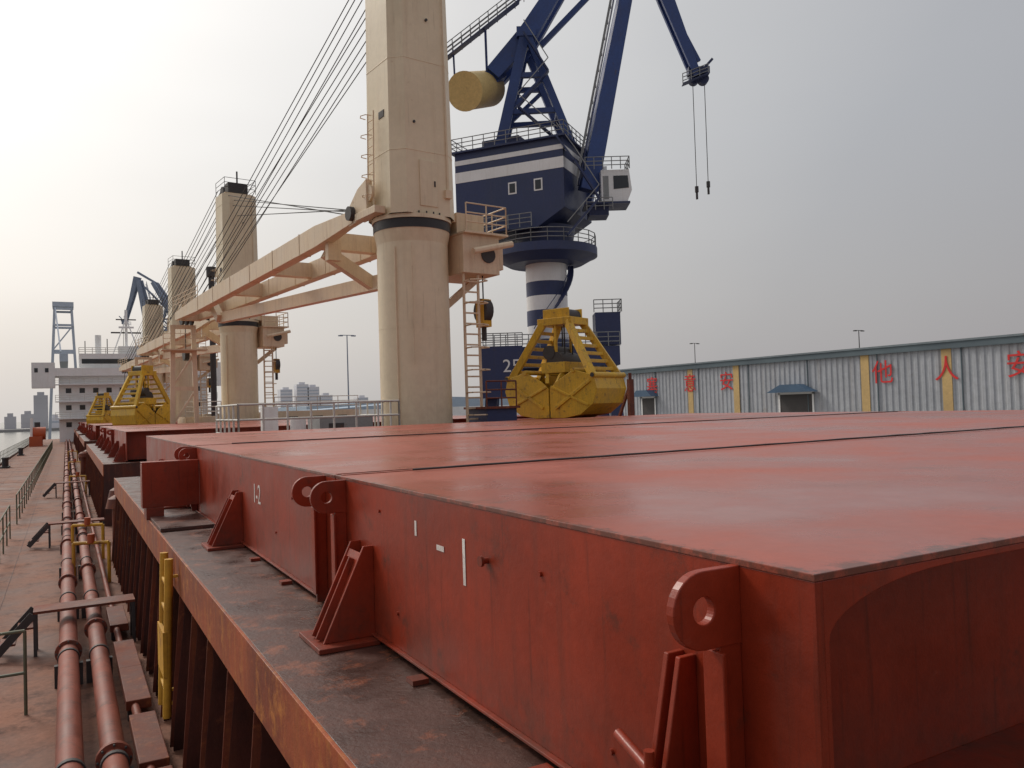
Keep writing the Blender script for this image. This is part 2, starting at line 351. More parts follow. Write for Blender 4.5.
# ---------------------------------------------------------------- ship cranes
def ship_crane(Y,jib=True,near=False):
    rz=rad(7); mb=MB()
    cx,cy=CX,Y
    mb.tube((cx,cy,0),(cx,cy,9.5),1.27,'cream',n=48); mb.tube((cx,cy,9.5),(cx,cy,9.95),1.27,'cream',r1=1.36,n=48)
    mb.tube((cx,cy,9.95),(cx,cy,10.28),1.38,'black',n=48); mb.tube((cx,cy,10.28),(cx,cy,10.42),1.42,'cream',n=48)
    for i in range(32):
        a=2*math.pi*i/32; mb.tube((cx+1.395*math.cos(a),cy+1.395*math.sin(a),10.42),(cx+1.395*math.cos(a),cy+1.395*math.sin(a),10.5),.03,'dark',n=6)
    mb.tube((cx,cy,3.0),(cx,cy,3.05),1.285,'cream',n=48); mb.tube((cx,cy,6.5),(cx,cy,6.515),1.276,'cream',n=48)
    mb.tube((cx-1.0,cy-.85,3),(cx-1.0,cy-.85,9.3),.025,'creamd',n=6); mb.tube((cx-.55,cy-1.28,5.2),(cx-.55,cy-1.28,9.4),.02,'creamd',n=6)
    T=Matrix.Translation((cx,cy,0))@Matrix.Rotation(rz,4,'Z'); mb.T=T
    def ring(h,c,z): return [(h,-h+c,z),(h,h-c,z),(h-c,h,z),(-h+c,h,z),(-h,h-c,z),(-h,-h+c,z),(-h+c,-h,z),(h-c,-h,z)]
    r=[ring(1.28,.42,10.42),ring(1.2,.40,19.4)]
    mb.add(r[0]+r[1],[(i,(i+1)%8,8+(i+1)%8,8+i) for i in range(8)]+[list(range(8,16))],'cream')
    for z in(12.6,15.8,18.6):
        hh=1.283-.08*(z-10.42)/9
        q=ring(hh+.008,.42,z)+ring(hh+.008,.42,z+.03)
        mb.add(q,[(i,(i+1)%8,8+(i+1)%8,8+i) for i in range(8)]+[list(range(8))[::-1],list(range(8,16))],'cream')
    mb.bx(-.35,.35,-1.31,-1.27,10.7,12.3,'cream'); mb.bx(.2,.26,-1.34,-1.31,11.4,11.6,'dark')
    mb.box((.75,-1.3,11.2),(.25,.2,.3),'creamd'); mb.tube((.75,-1.3,11.3),(.75,-1.27,19),.02,'creamd',n=5)
    mb.box((-1.24,-.3,14.0),(.06,.4,.25),'dark')
    for xx,zz in((-.5,13.6),(.1,17.3)): mb.tube((xx,-1.29,zz),(xx,-1.22,zz),.05,'dark',n=8)
    mb.bx(-.9,.9,-.5,1.5,19.4,19.6,'creamd')
    for x in(-.6,-.2,.2,.6):
        mb.tube((x-.06,1.1,19.95),(x+.06,1.1,19.95),.42,'dark',n=18)
        mb.poly([(x+.1,.3,19.6),(x+.1,1.5,19.6),(x+.1,1.2,20.1)],(.04,0,0),'dark')
    mb.bx(-.7,.7,-.6,.2,19.6,20.3,'dark'); mb.rail([(-1.1,-1.1,19.5),(1.1,-1.1,19.5),(1.1,1,19.5)],'dark',h=1)
    mb.rail([(-1.1,1,19.5),(-1.1,-1.1,19.5)],'dark',h=1); mb.tube((0,-.4,20.3),(0,-.4,21.2),.06,'dark',n=6)
    mb.ladder((-1.5,.2,10.5),(-1.42,.2,14.2),(0,1,0),.45,'creamd',r=.03)
    for z in [11.2+.7*i for i in range(5)]:
        mb.path([(-1.5,-.05,z),(-1.72,.0,z),(-1.8,.2,z),(-1.72,.4,z),(-1.5,.45,z)],.02,'creamd',4)
    for x in(-1.55,1.55):
        mb.poly([(x-.12,.2,10.5),(x-.12,1.7,10.4),(x-.12,1.8,11.0),(x-.12,.9,11.6),(x-.12,.2,11.8)],(.24,0,0),'creamd'); mb.tube((x-.3,1.35,10.8),(x+.3,1.35,10.8),.26,'dark',n=14)
        mb.bx(x-.2,x+.2,-.6,1.0,10.45,10.7,'creamd'); mb.tube((x-.05,.2,11.3),(x+.05,.2,11.3),.3,'creamd',n=14)
    mb.bx(1.33,2.9,-1.3,1.1,8.5,9.9,'creamd'); mb.bx(1.3,3.2,-1.5,1.3,9.9,9.98,'creamd'); mb.rail([(1.4,-1.45,9.98),(3.15,-1.45,9.98),(3.15,1.25,9.98),(1.4,1.25,9.98)],'creamd',h=1.0,r=.03,step=.8)
    mb.box((2.1,-.2,10.4),(1.2,.9,.8),'creamd'); mb.beam((1.3,0,7.4),(2.7,0,8.5),.2,.25,'creamd'); mb.tube((2.4,-1.35,9.2),(2.4,-1.3,9.2),.3,'dark',n=16)
    mb.tube((1.5,-1.7,9.2),(3.2,-1.7,9.6),.12,'creamd',n=8); mb.box((3.1,-.6,9.2),(.3,.9,.9),'creamd')
    mb.ladder((1.75,-1.1,0.2),(1.75,-1.1,8.6),(1,0,0),.62,'creamd',r=.06,step=.38); 
    for z in [2.6+.8*i for i in range(8)]:
        mb.path([(1.44,-1.1,z),(1.38,-1.6,z),(1.75,-1.85,z),(2.12,-1.6,z),(2.06,-1.1,z)],.035,'creamd',4)
    mb.tube((2.4,-.9,8.5),(2.4,-.9,7.6),.03,'wire',n=5); mb.tube((2.25,-.9,7.2),(2.55,-.9,7.2),.45,'dark',n=18); mb.box((2.4,-.9,7.1),(.36,.5,1.0),'yellowd'); mb.tube((2.4,-.9,6.6),(2.4,-.9,6.1),.1,'dark',n=8)
    if jib:
        L=31; zt=10.3
        A=[(-1.55,1.35,10.7),(1.55,1.35,10.7)]; B=[(-.6,L,zt),(.6,L,zt)]
        for a,b in zip(A,B):
            a=Vector(a);b=Vector(b)
            mb.beam(a,a.lerp(b,.12),.3,.45,'creamd',.48,.85); mb.beam(a.lerp(b,.12),a.lerp(b,.8),.48,.85,'creamd'); mb.beam(a.lerp(b,.8),b,.48,.85,'creamd',.4,.5)
            for t in(.18,.3,.42,.54,.66,.78): 
                p=a.lerp(b,t); mb.box(p,(.52,.06,.9),'creamd')
        for t in(.14,.36,.58,.8,.97):
            p=Vector(A[0]).lerp(Vector(B[0]),t); q=Vector(A[1]).lerp(Vector(B[1]),t); mb.beam(p,q,.5,.7,'creamd')
        mb.beam((1.0,3.5,8.9),(.2,L*.78,9.5),.4,.6,'creamd'); mb.beam((-1.2,5,10.1),(.9,5,8.9),.4,.5,'creamd'); mb.beam((0,L*.76,9.4),(0,L*.8,10.3),.4,.5,'creamd')
        mb.beam((1.0,3.5,8.9),(1.2,1.2,9.2),.4,.6,'creamd'); mb.beam((-1.2,4.2,9.6),(-1.2,4.2,11.1),.55,.3,'creamd')
        for x in(-.3,0,.3): mb.tube((x-.07,L+.2,zt),(x+.07,L+.2,zt),.55,'dark',n=18)
        mb.box((0,L-.6,zt+.5),(1.2,.9,.5),'creamd'); mb.rail([(-.9,L-6,zt+.45),(-.9,L,zt+.45)],'creamd',h=.8,r=.025)
        mb.tube((0,L+.6,zt-.2),(0,L+.6,zt-2.2),.03,'wire',n=5); mb.tube((-.15,L+.6,zt-2.5),(.15,L+.6,zt-2.5),.4,'dark',n=14)
        for i,x in enumerate((-.85,-.7,-.5,-.25,-.1,.1,.3,.5,.75)):
            mb.tube((x,1.3,20.1-.12*i),(x*.7,L-.3-.9*(i%4),zt+.45),.024,'wire',n=4,caps=False)
    mb.build('ship_deck_crane',bevel=.02 if near else 0)
ship_crane(27,near=True); ship_crane(60.5); ship_crane(92); ship_crane(125,jib=False)
mb=MB()
for dx,z1 in((-.3,19.2),(0,18.5),(.3,17.8),(.1,18.9)): mb.tube((9.5+dx,28.2,10.9+dx*.5),(10.6+dx,59.3,z1),.028,'wire',n=4,caps=False)
mb.build('rigging_wire')
for yy in(57.6,89.2):
    mb=MB(); 
    for dx in(-.8,.8): mb.beam((6.9+dx,yy,0),(6.9+dx*.8,yy,9.6),.3,.3,'creamd')
    for z in(3,5.5,8,9.6): mb.beam((6.1,yy,z),(7.7,yy,z),.2,.25,'creamd')
    for z0,z1 in((3,5.5),(5.5,8)): mb.beam((6.1,yy,z0),(7.7,yy,z1),.1,.12,'creamd')
    mb.rail([(5.6,yy-.8,8.1),(8.2,yy-.8,8.1)],'creamd',h=1); mb.bx(5.5,8.3,yy-.9,yy+.2,8.0,8.08,'creamd')
    mb.build('jib_rest')
mb=MB(); mb.tube((13.4,88,0),(13.4,88,18),.3,'dark',n=12); mb.tube((13.4,88,18),(13.4,88,19),.5,'dark',n=12); mb.tube((13.4,88,12),(13.4,88,12.6),.55,'dark',n=12); mb.build('vent_mast')

# ---------------------------------------------------------------- grabs
def grab(x,y,z,sc,rz,sx=1):
    T=Matrix.Translation((x,y,z))@Matrix.Rotation(rz,4,'Z')@Matrix.Diagonal((sc*sx,sc,sc,1)); mb=MB(T); k='yellow'
    for s in(-1,1):
        prof=[(0.03,.0),(.7,-.02),(1.5,.12),(2.1,.55),(2.3,1.15),(2.15,1.7),(1.2,1.95),(.35,1.5),(.03,1.2)]
        P=[(s*a,b) for a,b in prof]
        for yy in(-1.2,1.17): mb.poly([(a,yy,b) for a,b in P],(0,.04,0),k)
        for i in range(0,5):
            a,b=P[i],P[i+1]; 
            mb.add([(a[0],-1.17,a[1]),(a[0],1.17,a[1]),(b[0],1.17,b[1]),(b[0],-1.17,b[1])],[(0,1,2,3)],k,True)
            mb.add([(a[0]*.97,-1.17,a[1]+.05),(a[0]*.97,1.17,a[1]+.05),(b[0]*.97,1.17,b[1]+.05),(b[0]*.97,-1.17,b[1]+.05)],[(0,1,2,3)],'dark',True)
        mb.tube((s*2.15,-1.25,1.7),(s*2.15,1.25,1.7),.12,k,n=12); mb.tube((s*1.2,-1.25,1.93),(s*1.2,1.25,1.93),.1,k,n=12)
        for yy in(-1.28,1.28): mb.tube((s*2.15,yy,1.7),(s*2.15,yy*1.02,1.7),.09,'dark',n=10)
        for yy in(-1.23,1.23):
            mb.beam((s*.3,yy,.4),(s*2.0,yy,1.5),.05,.14,k); mb.beam((s*.1,yy,1.3),(s*1.9,yy,.5),.05,.1,k)
        for yy in(-1.05,1.05):
            mb.beam((s*2.05,yy,1.65),(s*.62,yy*.55,4.0),.24,.3,k)
            mb.beam((s*.25,yy*.9,1.4),(s*.5,yy*.5,2.3),.16,.2,k)
        for t in(.14,.28,.42,.56,.70,.84):
            a=Vector((s*2.05,-1.05,1.65)).lerp(Vector((s*.62,-.58,4.0)),t); b=Vector((s*2.05,1.05,1.65)).lerp(Vector((s*.62,.58,4.0)),t); mb.beam(a,b,.12,.14,k)
    mb.box((0,0,4.05),(1.7,1.4,.3),k); mb.box((0,-.5,4.35),(1.3,.08,.5),k); mb.box((0,.5,4.35),(1.3,.08,.5),k)
    for xx in(-.35,.35): mb.tube((xx,-.45,4.3),(xx,.45,4.3),.28,'dark',n=16)
    mb.box((0,0,2.1),(1.2,1.7,.45),k); mb.tube((0,-.7,2.35),(0,.7,2.35),.42,'dark',n=16); mb.tube((-.3,-.72,2.75),(-.3,.72,2.75),.3,'dark',n=16)
    for xx in(-.25,.25):
        for yy in(-.3,.3): mb.tube((xx,yy,2.4),(xx,yy,4.1),.035,'wire',n=5,caps=False)
    for yy in(-.62,.62): mb.beam((0,yy,2.2),(0,yy*.9,4.0),.1,.14,k)
    mb.build('clamshell_grab',bevel=.015)
grab(17.7,27.6,3.15,.95,rad(-66),1.0); grab(4.6,60.5,2.7,.98,rad(35),.72); grab(3.3,91.5,2.6,.8,rad(50),.7); 
def seat(x,y,wx,wy,z):
    mb=MB(); mb.bx(x-wx/2,x+wx/2,y-wy/2,y+wy/2,z-.15,z,'side')
    for i in(-1,1):
        for j in(-1,1): mb.box((x+i*(wx/2-.1),y+j*(wy/2-.1),(z-.15)/2),(.2,.2,z-.15),'side')
    mb.beam((x-wx/2+.1,y-wy/2+.1,.3),(x+wx/2-.1,y-wy/2+.1,z-.3),.1,.1,'side')
    mb.build('grab_rest')
seat(17.6,27.6,4.6,3.6,3.13); seat(4.6,60.5,3.6,3.2,2.68); seat(3.3,91.5,2.8,3,2.58)
mb=MB()
mb.bx(4.6,9.4,25.2,29,0.005,2.55,'white'); mb.bx(4.4,9.7,25,29.2,2.55,2.62,'stayf'); mb.rail([(4.5,29.1,2.62),(4.5,25.1,2.62),(9.6,25.1,2.62),(9.6,29.1,2.62)],'railw',h=1.35,r=.035,step=.75)
mb.bx(5.6,6.1,27,27.3,2.62,3.9,'white'); mb.bx(7.2,9.0,26,27.5,2.62,3.5,'grey'); mb.bx(7.5,8.0,25.98,25.995,2.8,3.3,'dark'); mb.tube((6.6,26.4,2.62),(6.6,26.4,3.5),.25,'white',n=12)
mb.build('winch_house')
mb=MB(); mb.bx(13.0,14.2,25.4,27.0,0.005,3.6,'navy'); mb.bx(12.9,14.3,25.3,27.1,3.6,3.68,'stayf'); mb.rail([(13,25.4,3.68),(14.2,25.4,3.68)],'stayf',h=.9,r=.03,step=.6); mb.build('control_cabinet')
mb=MB(); mb.bx(19.75,19.95,26,26.2,.005,4.6,'stayf'); mb.beam((19.85,26.1,4.4),(19.85,27.2,2.6),.1,.1,'stayf'); mb.tube((19.85,26.1,4.6),(19.85,26.1,4.85),.07,'stayf',n=8); mb.build('lashing_post')
for Y in(60.5,92,125):
    mb=MB(); mb.bx(7,9.3,Y-2.5,Y+2,.005,3.6,'cream'); mb.bx(12.9,19,Y-2.5,Y+2,.005,3.8,'cream'); mb.rail([(7,Y-2.4,3.6),(9.3,Y-2.4,3.6)],'railw',h=1,r=.03); mb.rail([(12.9,Y-2.4,3.8),(19,Y-2.4,3.8)],'railw',h=1,r=.03)
    for x in(13.8,15.6,17.4): mb.bx(x,x+.7,Y-2.52,Y-2.505,1.8,3.4,'dark')
    mb.build('winch_house')

# ---------------------------------------------------------------- accommodation block
mb=MB(); Y=152
mb.bx(-1,22,Y,Y+14,.005,11.5,'white'); mb.bx(-4.8,26.8,Y-1,Y+6,10.8,11.0,'white'); mb.bx(-4.8,26.8,Y-1,Y-.9,11.0,12.1,'white')
mb.bx(2,20,Y+.5,Y+10,11.5,14.6,'white'); mb.bx(-4.8,-1.5,Y-1.1,Y+2,8.9,13.0,'white'); mb.bx(23.5,26.8,Y-1.1,Y+2,8.9,13.0,'white')
mb.bx(2.4,19.6,Y+.47,Y+.49,12.9,13.7,'glass'); mb.bx(-4.4,-3.9,Y-1.13,Y-1.11,11.4,12.1,'glass'); mb.bx(-2.9,-2.4,Y-1.13,Y-1.11,11.4,12.1,'glass')
for z in(2,4.8,7.6): 
    mb.bx(-1.5,23.5,Y-1.6,Y-.01,z+1.7,z+1.85,'white'); mb.rail([(-1.5,Y-1.5,z+1.85),(23.5,Y-1.5,z+1.85)],'railw',h=1,r=.035,step=2)
    for x in range(0,21,2): mb.bx(x,x+.8,Y-.03,Y-.012,z+.4,z+1.2,'glass')
mb.rail([(2,Y+.6,14.6),(20,Y+.6,14.6)],'railw',h=1,r=.05,step=2)
mb.bx(8,14,Y+2,Y+7,14.6,16,'white'); mb.tube((9.4,Y+4,14.6),(9.4,Y+4,22.5),.25,'white',n=8); mb.beam((7,Y+4,18.5),(11.8,Y+4,18.5),.2,.25,'dark'); mb.beam((7.8,Y+4,20.8),(11,Y+4,20.8),.15,.2,'dark')
mb.box((9.4,Y+3.6,19.4),(2.4,.2,.3),'white'); mb.tube((5,Y+4,14.6),(5,Y+4,18),.5,'white',n=10)
for x in(3,6.4,13,15.5): mb.tube((x,Y+4,14.6),(x,Y+4,17+x%3),.08,'dark',n=6)
mb.beam((9.4,Y+4,21),(7.2,Y+2,14.6),.14,.14,'white');mb.beam((9.4,Y+4,21),(11.4,Y+2,14.6),.14,.14,'white')
mb.bx(13,18,Y+10,Y+14,11.5,19.5,'cream')
mb.build('ship_accommodation_block')
mb=MB(); mb.bx(-4.6,-3,132,136,.005,1.4,'orange'); mb.tube((-4.4,134,1.8),(-2.6,134,1.8),.9,'orange',n=14); mb.bx(-4.5,-4.2,133,135,1.4,4,'white'); mb.tube((-3.8,140,0),(-3.8,140,3.4),.4,'dark',n=10); mb.build('mooring_winch')

# ---------------------------------------------------------------- harbour slewing crane
TH=rad(28.93)
def harbour_crane(cx,cy,sc=1.0,far=False,name='harbour_portal_crane',rot=0):
    T=Matrix.Translation((cx,cy,CZ))@Matrix.Rotation(-TH+rot,4,'Z')@Matrix.Diagonal((sc,sc,sc,1)); mb=MB(T)
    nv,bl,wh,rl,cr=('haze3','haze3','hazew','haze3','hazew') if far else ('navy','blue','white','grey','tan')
    g=-5.3/sc if far else -5.3
    for sx in(-1,1):
        for sy in(-1,1):
            mb.beam((sx*5.4,sy*5,g),(sx*4.6,sy*4.3,3.6),1.0,1.0,nv,.9,.9); mb.box((sx*5.4,sy*5,g+.6),(1.2,3.2,.9),nv,0)
            for q in(-1,1): mb.tube((sx*5.4-.2,sy*5+q,g+.3),(sx*5.4+.2,sy*5+q,g+.3),.32,nv,n=12)
    for sy in(-1,1): mb.box((0,sy*4.4,3.7),(10.8,1.0,1.5),nv)
    for sx in(-1,1): mb.box((sx*4.9,0,3.7),(1.0,7.8,1.5),nv); mb.beam((sx*5.3,-4.9,g+2),(sx*5.3,4.9,g+2),.7,.8,nv)
    mb.box((0,0,4.1),(5,8,1.1),nv); mb.box((0,0,4.4),(9,3,.7),nv)
    mb.tube((0,0,4),(0,0,5.4),2.2,nv,r1=1.8,n=28)
    mb.box((4.6,-3.2,5.9),(2.0,2.2,2.6),nv); mb.rail([(3.5,-4.4,7.2),(5.7,-4.4,7.2),(5.7,-2,7.2)],rl,h=1,r=.04,step=.7)
    mb.rail([(-5.4,-5,4.45),(5.4,-5,4.45)],rl,h=1.1,r=.04,step=.9)
    mb.box((-4.0,-5.6,2.6),(3.4,1.4,4.0),nv); mb.rail([(-5.7,-6.2,4.6),(-2.3,-6.2,4.6)],rl,h=1,r=.04,step=.6)
    zs=[5.4,6.6,7.9,9.1,10.3,11.9]
    for i,(a,b_) in enumerate(zip(zs,zs[1:])): mb.tube((0,0,a),(0,0,b_),1.75,wh if i%2==0 else nv,n=32,caps=False)
    pts=[]
    for i in range(15):
        a=-2.2+i*.16; pts.append((2.1*math.cos(a),2.1*math.sin(a),5.4+i*.45))
    for a,b_ in zip(pts,pts[1:]): mb.beam(a,b_,.5,.1,nv); mb.tube(Vector(a)+Vector((0,0,.9)),Vector(b_)+Vector((0,0,.9)),.04,nv,n=4)
    mb.tube((0,0,11.8),(0,0,12.4),3.2,nv,r1=4.3,n=36); mb.tube((0,0,12.4),(0,0,13.1),4.4,nv,n=36); mb.tube((0,0,13.1),(0,0,14.9),2.3,nv,r1=2.6,n=32)
    rp=[(4.3*math.cos(2*math.pi*i/20),4.3*math.sin(2*math.pi*i/20),13.1) for i in range(21)]
    mb.rail(rp,rl,h=1.1,r=.04,step=1.3)
    T0=mb.T; mb.T=T0@Matrix.Translation((-1.9,1.0,0))@Matrix.Rotation(rad(-24),4,'Z')
    X0,X1,Y0,Y1=-4.6,5.2,-3.4,3.4
    mb.poly([(X0,Y0,15.0),(X0+1,Y0,14.4),(X1-2.5,Y0,14.4),(X1,Y0,15.8),(X1,Y0,19.0),(X0,Y0,19.0)],(0,Y1-Y0,0),nv)
    mb.bx(X0-.02,X1+.02,Y0-.02,Y1+.02,19.0,19.9,wh); mb.bx(X0,X1,Y0,Y1,19.9,20.5,nv); mb.bx(X0-.02,X1+.02,Y0-.02,Y1+.02,20.5,20.9,wh); mb.bx(X0,X1,Y0,Y1,20.9,21.5,nv)
    mb.bx(X0-.3,X1+.3,Y0-.3,Y1+.3,21.5,21.65,nv)
    mb.rail([(X0-.2,Y0-.2,21.65),(X1+.2,Y0-.2,21.65),(X1+.2,Y1,21.65)],rl,h=1.1,r=.04,step=1); mb.rail([(X0-.2,Y0-.2,21.65),(X0-.2,Y1,21.65)],rl,h=1.1,r=.04,step=1)
    for xx in(.3,2.6):
        mb.bx(xx,xx+.75,Y0-.03,Y0-.01,17.4,18.4,wh); mb.bx(xx+.12,xx+.63,Y0-.05,Y0-.035,17.52,18.28,'glass')
    mb.box((-1.5,1,22.4),(3.5,3.5,1.6),nv); mb.box((2.8,1,22.2),(1.6,2.5,1.1),nv)
    mb.rail([(X0+1,Y0-.8,14.4),(X1-2.6,Y0-.8,14.4)],rl,h=1.1,r=.04,step=1); mb.bx(X0+1,X1-2.6,Y0-.9,Y0-.02,14.3,14.4,nv)
    mb.T=T0
    mb.bx(3.6,5.2,-2.6,-.6,15.4,16.2,nv); mb.bx(3.2,6.9,-3.2,-.6,16.2,16.35,nv)
    mb.poly([(4.6,-3.0,16.35),(6.7,-3.0,16.35),(7.1,-3.0,17.3),(6.9,-3.0,19.0),(4.6,-3.0,19.0)],(0,2.2,0),wh)
    mb.poly([(5.6,-3.03,17.4),(6.85,-3.03,17.5),(6.78,-3.03,18.5),(5.6,-3.03,18.5)],(0,.02,0),'glass'); mb.bx(4.75,5.2,-3.03,-3.01,16.6,18.5,'grey')
    mb.rail([(3.3,-3.3,19.0),(6.9,-3.3,19.0),(6.9,-.8,19.0)],rl,h=1,r=.04,step=.8); mb.rail([(3.3,-3.6,15.6),(5.4,-3.6,15.6)],rl,h=1,r=.04,step=.8)
    mb.box((4.9,-1.5,19.4),(.7,.7,.5),wh)
    for y in(-1.6,1.6):
        mb.beam((-3.6,y,21.5),(-1.2,y,31.0),.7,.9,bl,.6,.8); mb.beam((2.5,y,21.5),(-1.0,y,31.0),.55,.6,bl); mb.beam((-2.9,y,24.5),(1.4,y,24.6),.4,.4,bl); mb.beam((-2.2,y,27.6),(.4,y,27.6),.4,.4,bl)
        mb.beam((-2.9,y,24.5),(.4,y,27.5),.3,.3,bl)
    for z,x in((24.5,-2.9),(27.6,-2.1),(31,-1.1),(24.6,1.4)): mb.beam((x,-1.6,z),(x,1.6,z),.4,.4,bl)
    mb.box((-1.1,0,31.2),(1.6,4.0,.8),bl)
    for y in(-1.1,1.1):
        mb.beam((-4.0,y,28.0),(-1.0,y,31.2),.8,1.3,bl,.8,1.6); mb.beam((-1.0,y,31.2),(3.8,y,38.5),.8,1.6,bl,.6,.9)
    mb.tube((-6.3,-3.4,25.7),(-4.4,1.0,27.6),1.5,cr,n=32); mb.tube((-6.32,-3.45,25.68),(-6.3,-3.4,25.7),1.57,cr,n=32); mb.beam((-5.2,-.5,27.2),(-3.4,0,28.5),1.8,1.3,bl)
    mb.beam((-8.0,-2.6,28.6),(-1.6,-2.2,33.6),.9,.08,nv); mb.beam((-4.5,-1.2,28.3),(-4.5,-2.4,31.2),.2,.2,bl); mb.beam((-7.2,-1.4,27.0),(-7.2,-2.4,29.2),.15,.15,bl)
    a=Vector((-8.0,-3,28.6)); b_=Vector((-1.2,-2.6,33.8)); mb.rail([a,b_],rl,h=1.1,r=.04,step=1); mb.rail([a+Vector((0,.9,0)),b_+Vector((0,.9,0))],rl,h=1.1,r=.04,step=1)
    for y0,y1 in((-1.9,-.7),(1.9,.7)):
        mb.beam((3.6,y0,17.6),(8.6,y1,39.5),1.0,1.5,bl,.7,1.0)
    for t in(.15,.3,.45,.6,.75,.9):
        x=3.6+5*t; z=17.6+21.9*t; y=1.9-1.2*t; mb.beam((x,-y,z),(x,y,z),.4,.4,bl)
    mb.beam((2.8,-2.2,18),(7.4,-1.2,38.5),.35,.08,nv); mb.rail([(2.7,-2.4,18),(7.3,-1.3,38.5)],rl,h=.9,r=.04,step=1.4)
    mb.beam((.2,0,30.8),(7.0,0,37.5),.35,.45,bl)
    for y in(-.5,.5):
        mb.beam((9.2,y,40.5),(11.0,y,34.5),.4,1.7,bl,.35,1.1); mb.beam((11.0,y,34.5),(13.4,y,27.6),.35,1.1,bl,.3,.6); 
    mb.beam((9.4,0,38),(13.7,0,29.0),.3,.3,bl)
    for t in(.1,.35,.6,.85): mb.beam((10.6+2.9*t,-.5,35.8-8.3*t),(10.6+2.9*t,.5,35.8-8.3*t),.25,.5,bl)
    mb.beam((3.8,-.8,38.5),(9.6,-.6,42.0),.4,.6,bl)
    for xx in(13.2,14.0): mb.tube((xx,-.3,27.4),(xx,.3,27.4),.45,nv,n=16)
    mb.box((13.6,0,28.1),(1.8,.9,.6),nv); mb.beam((13.1,.5,27.4),(15.0,.5,29.4),.2,.2,nv); mb.rail([(12.1,-.7,26.8),(14.3,-.7,27.6)],rl,h=.9,r=.04,step=.7); mb.beam((12.1,-.6,26.8),(14.3,-.6,27.6),.8,.06,nv)
    for xx,zz in((13.1,18.2),(14.1,18.6)):
        mb.tube((xx,0,27),(xx,0,zz),.035 if not far else .06,'wire',n=4); mb.tube((xx,0,zz),(xx,0,zz-.5),.16,'dark',n=8); mb.tube((xx,0,zz-.5),(xx,0,zz-1.1),.1,'dark',n=8)
    st=[(1.2,-2.8,21.6),(-2.0,-2.6,24.6),(.6,-2.6,27.5),(-1.3,-2.4,30.8)]
    for p,q in zip(st,st[1:]):
        mb.beam(p,q,.7,.12,nv); mb.tube(Vector(p)+Vector((0,-.3,1)),Vector(q)+Vector((0,-.3,1)),.05,rl,n=4)
    st=[(1.6,-4.6,13.4),(4.2,-4.6,16.3),(2.4,-4.4,19.4),(1.0,-4.0,21.6)]
    for p,q in zip(st,st[1:]):
        mb.beam(p,q,.7,.15,nv); mb.tube(Vector(p)+Vector((0,-.3,1)),Vector(q)+Vector((0,-.3,1)),.05,rl,n=4)
    return mb.build(name)
hc=harbour_crane(36,58.5)
tx=text('25',(0,0,0),(0,0,0),1.4,'white','crane_number',hc,.01)
tx.matrix_world=Matrix.Translation((36,58.5,CZ))@Matrix.Rotation(-TH,4,'Z')@Matrix.Translation((-3.2,-6.32,3.0))@Matrix.Rotation(rad(90),4,'X')
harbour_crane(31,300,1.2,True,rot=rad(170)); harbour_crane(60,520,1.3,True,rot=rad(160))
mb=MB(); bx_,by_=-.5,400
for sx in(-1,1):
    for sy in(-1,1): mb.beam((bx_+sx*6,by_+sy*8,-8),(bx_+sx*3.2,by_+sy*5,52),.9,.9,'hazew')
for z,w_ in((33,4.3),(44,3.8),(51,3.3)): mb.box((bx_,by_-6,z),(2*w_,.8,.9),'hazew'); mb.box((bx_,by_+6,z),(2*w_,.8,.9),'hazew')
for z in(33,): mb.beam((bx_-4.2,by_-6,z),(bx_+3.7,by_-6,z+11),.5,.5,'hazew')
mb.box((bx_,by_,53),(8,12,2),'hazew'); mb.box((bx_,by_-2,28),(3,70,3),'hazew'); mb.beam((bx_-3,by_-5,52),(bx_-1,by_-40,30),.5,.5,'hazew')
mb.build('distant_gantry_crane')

# ---------------------------------------------------------------- warehouse
mb=MB(); WX=90; z0=-1.6; z1=8.7; Ya,Yb=8,123
y=Ya; vs=[];fs=[]
while y<Yb:
    for dy,dx in((0,0),(.3,0),(.42,-.11),(.78,-.11)):
        vs+=[(WX+dx,min(y+dy,Yb),z0),(WX+dx,min(y+dy,Yb),z1)]
    y+=.9
for i in range(len(vs)//2-1): fs.append((2*i,2*i+2,2*i+3,2*i+1))
mb.add(vs,fs,'wall')
mb.bx(WX+.05,WX+55,Ya,Yb,z0,z1,'wall')
mb.bx(WX-.5,WX+.1,Ya-.5,Yb+.5,z1,z1+.95,'fascia'); mb.bx(WX-.62,WX-.5,Ya-.5,Yb+.5,z1+.75,z1+.98,'roof')
mb.poly([(WX-.45,Yb+.4,z1+.96),(WX+55,Yb+.4,z1+.96),(WX+27,Yb+.4,z1+2.4)],(0,Ya-Yb-.8,0),'roof')
for yy in(102,91.6,68.8,57.8,35,24): mb.bx(WX-.2,WX-.12,yy-.6,yy+.6,z0,z1-.01,'wyel')
for yy in range(int(Ya)+4,int(Yb),11): mb.bx(WX-.24,WX-.13,yy-.06,yy+.06,z0,z1-.01,'fascia')
mb.bx(WX-.14,WX-.118,Ya,Yb,z0,z0+1.2,'conc')
for (ya,yb,zz) in((76.5,83.8,4.3),(110.5,115.5,4.5),(40,46,4.3)):
    ym=(ya+yb)/2; mb.bx(WX-.2,WX-.12,ya+.8,yb-.8,z0,zz-.3,'dark'); mb.bx(WX-.26,WX-.2,ya+.5,ya+.8,z0,zz-.1,'white'); mb.bx(WX-.26,WX-.2,yb-.8,yb-.5,z0,zz-.1,'white'); mb.bx(WX-.26,WX-.2,ya+.5,yb-.5,zz-.29,zz,'white')
    mb.poly([(WX-.2,ya-.3,zz),(WX-.2,yb+.3,zz),(WX-.2,ym+1.4,zz+1.1),(WX-.2,ym-1.4,zz+1.1)],(-1.6,0,0),'awn')
wh=mb.build('warehouse')
